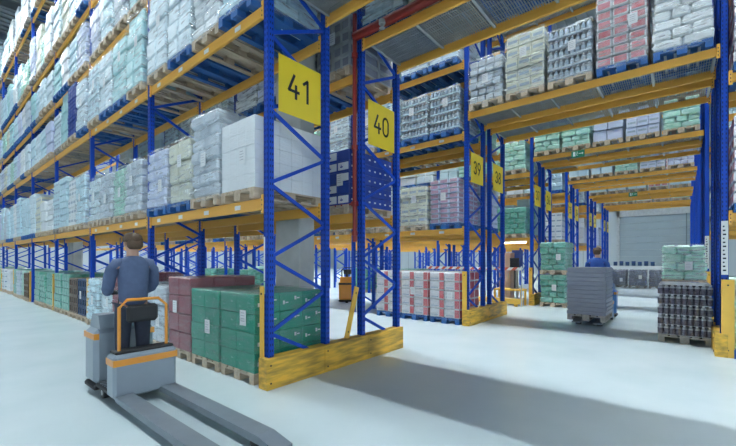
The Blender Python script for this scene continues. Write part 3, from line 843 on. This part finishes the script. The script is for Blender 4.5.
# ------------------------------------------------------------------ loads standing in the passage
load('p1','bottles','greywood',COL['grey'],.07,9.98,0,'shrink wrapped pallet of dark bottles on the floor right of the passage','loads on the passage floor',2,0,False)
load('p2','mints','wood',COL['pale'],.07,12.05,0,'lower pale mint pallet hidden behind the dark bottle pallet','loads on the passage floor',1)
load('p3','mints','wood',COL['pale'],.07,12.05,.99,'pale mint pallet stacked on another behind the dark bottle pallet','loads on the passage floor',1)
load('p4','greenw','wood',COL['pale'],-3.3,14.3,0,'lower of two green wrapped pallets stacked left of the passage','loads on the passage floor',2)
load('p5','greenw','wood',COL['pale'],-3.3,14.3,1.10,'upper of two green wrapped pallets stacked left of the passage','loads on the passage floor',2)
for i in range(3): load('p%d'%(6+i),'greyw','greywood',COL['grey'],-2.75+i*.92,26.3,0,'low grey wrapped pallet far down the passage, %s from left' % ORD[i],'grey loads far down the passage',1)
t = thing('low_counter', 'low white counter before the grey roller door at the passage end', 'counter', (-2.6,38,0))
f = MB(); f.cbox(-2.2,4.0,-.2,.2,0,1.0,'white',.02); f.build('body', t); f = MB(); f.cbox(-2.25,4.05,-.25,.25,1.0,1.05,'white',.01); f.build('counter_top', t)
for i in range(7):
    f = MB(); f.cbox(-.13,.13,-.1,.1,0,.34+.05*(i%2),'crateblue',.02); f.cbox(-.14,.14,-.11,.11,.3,.33,'bluebox',.005)
    tag(f.build('bin', None, (-4.2+i*.42,38,1.05)), 'small dark blue bin on the far white counter, %s from left' % ORD[i], 'bin', 'bins on the far counter')

# ------------------------------------------------------------------ people
def skin(name, pts, edges, rad, m, parent, sub=2):
    me = bpy.data.meshes.new(name); me.from_pydata(pts, edges, []); o = bpy.data.objects.new(name, me); C.objects.link(o)
    md = o.modifiers.new('s','SKIN'); md.use_smooth_shade = True
    sv = me.skin_vertices[0].data
    for i, r in enumerate(rad): sv[i].radius = r if isinstance(r, tuple) else (r, r); sv[i].use_root = (i == 0)
    md2 = o.modifiers.new('b','SUBSURF'); md2.levels = sub
    dg = bpy.context.evaluated_depsgraph_get(); me2 = bpy.data.meshes.new_from_object(o.evaluated_get(dg))
    bpy.data.objects.remove(o); me2.name = name; me2.materials.clear(); me2.materials.append(M[m]); me2.polygons.foreach_set('use_smooth', [True]*len(me2.polygons))
    return link(name, me2, parent)
def person(loc, rz, label, jack):
    """standing, facing +x locally, both hands forward on a tiller at waist height"""
    t = thing('person', label, 'person', loc, None, rz)
    P = [(0,0,.95),(-.01,0,1.15),(0,0,1.36),(.01,0,1.47),(.02,0,1.54),(.035,0,1.62),(.03,0,1.70)]; Ed = [(0,1),(1,2),(2,3),(3,4),(4,5),(5,6)]
    R = [(.12,.09),(.11,.08),(.13,.085),(.062,.062),(.062,.062),(.088,.078),(.075,.07)]
    J = [(0,0,.84),(-.01,0,1.12),(0,0,1.34),(0,0,1.43),(.01,0,1.50)]; JE = [(0,1),(1,2),(2,3),(3,4)]; JR = [(.18,.14),(.165,.13),(.195,.135),(.18,.115),(.08,.08)]
    T = [(0,0,.97)]; TE = []; TR = [(.17,.125)]
    for s in (-1,1):
        i = len(P); P += [(0,s*.19,1.38),(.05,s*.24,1.14),(.27,s*.19,1.05),(.34,s*.17,1.06)]; R += [.040,.030,.030,.028]; Ed += [(2,i),(i,i+1),(i+1,i+2),(i+2,i+3)]
        h = i+3
        for q in range(4):
            j = len(P); P += [(.385,s*(.135+q*.022),1.07),(.43-.006*abs(q-1),s*(.13+q*.022),1.06),(.43,s*(.132+q*.022),1.025)]; R += [.0095,.0085,.0075]; Ed += [(h,j),(j,j+1),(j+1,j+2)]
        j = len(P); P += [(.36,s*.125,1.06),(.40,s*.105,1.05)]; R += [.011,.0085]; Ed += [(h,j),(j,j+1)]
        i = len(P); P += [(0,s*.1,.86),(.02,s*.11,.48),(-.01,s*.11,.09),(.10,s*.12,.04),(.17,s*.125,.035)]; R += [.07,.048,.04,.04,.03]; Ed += [(0,i),(i,i+1),(i+1,i+2),(i+2,i+3),(i+3,i+4)]
        pass
        i = len(T); T += [(0,s*.1,.86),(.02,s*.11,.48),(-.005,s*.11,.08)]; TR += [.108,.08,.07]; TE += [(0,i),(i,i+1),(i+1,i+2)]
    b = skin('body', P, Ed, R, 'skin', t)
    # face and ears joined into the body mesh
    f = MB(); hz = 1.63
    f.prism([(.10,hz+.02),(.145,hz-.022),(.10,hz-.03)],1,-.012,.012,'skin')
    for s in (-1,1):
        f.lathe([(.0,-.012),(.012,-.006),(.012,.006),(0,.012)],(.108,s*.032,hz+.025),'white',8); f.lathe([(.0,-.006),(.006,-.003),(.006,.003),(0,.006)],(.118,s*.032,hz+.025),'ink',6)
        f.cbox(.0,.035,s*.085-.008,s*.085+.008,hz-.03,hz+.03,'skin',.006)
    f.box(.105,.112,-.024,.024,hz-.062,hz-.052,'tape')
    bm = bmesh.new(); bm.from_mesh(b.data); nf = len(bm.faces); tmp = f.mesh('face'); bm.from_mesh(tmp); bm.faces.ensure_lookup_table()
    names = ['skin','white','ink','tape']; order = [m.name for m in tmp.materials]
    for q in range(nf, len(bm.faces)): bm.faces[q].material_index = bm.faces[q].material_index
    bm.to_mesh(b.data); bm.free()
    b.data.materials.clear()
    for m in tmp.materials: b.data.materials.append(m)
    jk = skin('jacket', J, JE, JR, jack, t)
    for q in (-1,1):
        f = MB(); f.tube([(0,q*.12,1.42),(0,q*.175,1.40),(.01,q*.215,1.33),(.03,q*.235,1.24),(.05,q*.24,1.15),(.10,q*.235,1.105),(.17,q*.215,1.075),(.27,q*.19,1.05)],[.05,.068,.07,.066,.064,.064,.058,.048],jack,14); f.build('sleeve', jk, smooth=True)
    skin('trousers', T, TE, TR, 'trouser', t)
    for s in (-1,1):
        f = MB(); f.cbox(-.09,.20,s*.12-.05,s*.12+.05,0,.095,'dark',.03); f.build('shoe', t)
    f = MB(); f.lathe([(.104,.0),(.108,.03),(.095,.075),(.06,.105),(.0,.115)],(.015,0,1.66),'hair',14); f.cbox(-.095,-.02,-.085,.085,1.57,1.69,'hair',.03); f.build('hair', t, smooth=True)
    return t

# ------------------------------------------------------------------ trucks (forks along +x locally, power unit behind at -x)
def picker(loc, rz, label, body, fork, stripe, fl=2.3, W=1.0, hood=.78, bat=.58):
    t = thing('pallet_truck', label, 'truck', loc, None, rz)
    f = MB(); f.cbox(-.95,-.55,-.4*W,.4*W,.12,hood,body,.05); f.prism([(-.95,hood),(-.55,hood),(-.62,hood+.16),(-.86,hood+.16)],1,-.33*W,.33*W,body); f.build('motor_hood', t)
    f = MB(); f.cbox(-.12,.12,-.4*W,.4*W,.1,bat,body,.03); f.cbox(-.09,.09,-.37*W,.37*W,bat,bat+.03,'dark',.01); f.build('battery_box', t)
    f = MB(); f.cbox(-.56,-.1,-.38*W,.38*W,.1,.16,'dark',.015)
    for k in range(6): f.box(-.53+k*.07,-.50+k*.07,-.36*W,.36*W,.16,.166,'trucksteel')
    f.build('platform', t)
    f = MB(); f.box(-.955,-.5505,-.404*W,.404*W,hood-.12,hood-.05,stripe); f.build('stripe', t)
    f = MB(); f.box(-.125,.125,-.404*W,.404*W,bat-.12,bat-.05,stripe); f.build('stripe', t)
    f = MB(); f.cbox(-.93,-.56,-.41*W,.41*W,.06,.13,'dark',.02); f.build('bumper', t)
    f = MB(); f.cbox(-.05,.02,-.2*W,.2*W,bat+.32,bat+.52,'dark',.03); f.build('backrest', t)
    f = MB(); f.tube([(.02,-.3*W,bat),(.02,-.3*W,bat+.5),(.0,-.2*W,bat+.58),(.0,.2*W,bat+.58),(.02,.3*W,bat+.5),(.02,.3*W,bat)],.018,stripe,8); f.build('guard_rail', t)
    f = MB(); f.tube([(-.72,0,hood+.1),(-.64,0,1.2)],.05,'dark',12); f.cbox(-.70,-.58,-.13,.13,1.18,1.23,'dark',.015); f.build('steering_column', t)
    for q in (-1,1):
        f = MB(); f.tube([(-.62,q*.13,1.215),(-.52,q*.22,1.205),(-.46,q*.16,1.205)],.014,'dark',8); f.build('handle', t)
    for q in (-1,1):
        f = MB(); y = q*.225
        f.prism([(.1,.085),(.1,.145),(fl-.25,.145),(fl,.10),(fl,.075),(fl-.2,.075)],1,y-.085,y+.085,fork)
        fo = f.build('fork', t)
        g = MB(); g.tube([(fl-.35,y-.06,.042),(fl-.35,y+.06,.042)],.042,'dark',14); g.build('fork_wheel', fo)
    for (x, y) in ((-.75,0),(-.4,-.3*W),(-.4,.3*W)):
        f = MB(); r = .12 if x == -.75 else .07; f.tube([(x,y-.045,r),(x,y+.045,r)],r,'dark',18); f.tube([(x,y-.05,r),(x,y+.05,r)],r*.45,'steel',12); f.build('wheel', t)
    return t
picker((-4.76,1.68,0), 0, 'grey blue ride-on pallet truck with orange stripes driving along the aisle before rack forty-one', 'truckbody', 'trucksteel', 'orange', 2.3, .82)
person((-5.06,1.68,.166), PI, 'person in dark blue work clothes standing on the ride-on truck before rack forty-one', 'jacket')
picker((-1.72,11.5,0), -PI/2, 'blue ride-on pallet truck carrying grey trays across the passage', 'truckblue', 'trucksteel', 'orange', 1.25)
person((-1.72,11.80,.166), PI/2, 'person in bright blue jacket standing on the truck behind the grey trays', 'jacketblue')
load('p9','trays','greywood',COL['grey'],-1.72,10.78,.147,'tall stack of grey trays on the forks of the passage truck','loads on trucks',2,0,False)
picker((-9.95,10.75,0), math.radians(131), 'small orange pallet truck parked under rack thirty-eight, seen between the end posts', 'orange', 'trucksteel', 'dark', 1.1, .72, .8, .7)

# ------------------------------------------------------------------ packing station under rack 37
ye = PAIRS[2][0]
t = thing('tube_lamp', 'warm glowing tube lamp hung below the first beam of rack thirty-seven', 'light', (-4.6,ye-.07,2.2))
f = MB(); f.cbox(-.45,.45,-.06,.06,.02,.07,'white',.01); f.build('housing', t); f = MB(); f.tube([(-.42,0,0),(.42,0,0)],.022,'warm',10); f.build('tube', t)
t = thing('cabinet', 'tall peach coloured cabinet at the packing station under rack thirty-seven', 'cabinet', (-5.0,ye+.35,0))
f = MB(); f.cbox(-.22,.22,-.2,.2,0,1.85,'panelwood',.01); f.build('body', t); f = MB(); f.cbox(-.2,.2,-.22,-.2,.05,1.8,'panelwood',.005); dd = f.build('door', t); f = MB(); f.box(.13,.15,-.245,-.22,.9,1.1,'steel'); f.build('handle', dd)
t = thing('packing_table', 'yellow framed packing table under the first beam of rack thirty-seven', 'table', (-4.62,ye-.42,0))
f = MB(); f.cbox(-.5,.5,-.25,.25,.52,.58,'guard',.01); f.build('table_top', t)
for sx in (-.46,.46):
    for sy in (-.21,.21):
        f = MB(); f.box(sx-.03,sx+.03,sy-.03,sy+.03,0,.52,'guard'); f.build('leg', t)
f = MB(); f.cbox(-.45,.45,-.22,.22,.2,.23,'steel',.005); f.build('shelf', t)
t = thing('monitor', 'dark computer monitor on the yellow packing table', 'monitor', (-4.45,ye-.42,.58))
f = MB(); f.cbox(-.12,.12,-.09,.09,0,.02,'dark',.005); f.build('base', t); f = MB(); f.cbox(-.03,.03,-.01,.03,.02,.75,'dark',.005); f.build('stand', t); f = MB(); f.cbox(-.16,.16,-.04,-.01,.72,1.08,'dark',.01); f.box(-.145,.145,-.043,-.04,.74,1.06,'screen'); f.build('screen', t)
t = thing('notice_board', 'plain blue notice board beside the monitor under rack thirty-seven', 'board', (-4.68,ye+.55,1.2))
f = MB(); f.cbox(-.2,.2,-.015,.015,.1,.75,'bluebox',.005); f.build('board', t); f = MB(); f.box(-.03,.03,-.02,.02,-1.2,.1,'steel'); f.build('stand', t)
t = thing('kerb_rail', 'low yellow floor rail along the packing station under rack thirty-seven', 'barrier', (-5.9,ye-.75,0))
f = MB(); f.cbox(-1.85,1.75,-.04,.04,.08,.26,'guard',.01); f.build('rail', t)
for x in (-1.7,-.2,1.6):
    f = MB(); f.box(x-.05,x+.05,-.05,.05,0,.09,'guard'); f.build('foot', t)
t = thing('barrier_tape', 'red and white barrier tape stretched across the packing station opening', 'tape', (-6,ye-.68,1.28))
f = MB(); f.cbox(-1.85,1.85,-.004,.004,-.05,.05,'white',.001)
for k in range(12): f.prism([(-1.8+k*.3,-.05),(-1.66+k*.3,-.05),(-1.56+k*.3,.05),(-1.7+k*.3,.05)],1,-.006,.006,'tape')
f.build('band', t)
for x in (-1.85,1.85):
    f = MB(); f.tube([(x,.02,-1.28),(x,.02,.08)],.02,'steel',8); f.build('stand', t)

# ------------------------------------------------------------------ camera, world, view
cam = bpy.data.cameras.new('camera'); co = bpy.data.objects.new('camera', cam); C.objects.link(co)
co.location = (0,0,1.62); co.rotation_euler = (PI/2,0,math.radians(39.66))
cam.sensor_fit = 'HORIZONTAL'; cam.sensor_width = 36; cam.lens = 376/736*36; cam.shift_y = 36/736; cam.clip_end = 200
bpy.context.scene.camera = co
w = bpy.data.worlds.new('world'); bpy.context.scene.world = w; w.use_nodes = True
bg = w.node_tree.nodes['Background']; bg.inputs[0].default_value = (.78,.90,1,1); bg.inputs[1].default_value = 1.45
vs = bpy.context.scene.view_settings
vs.view_transform = 'Standard'; vs.look = 'None'; vs.gamma = 1; vs.exposure = .10; vs.use_curve_mapping = False
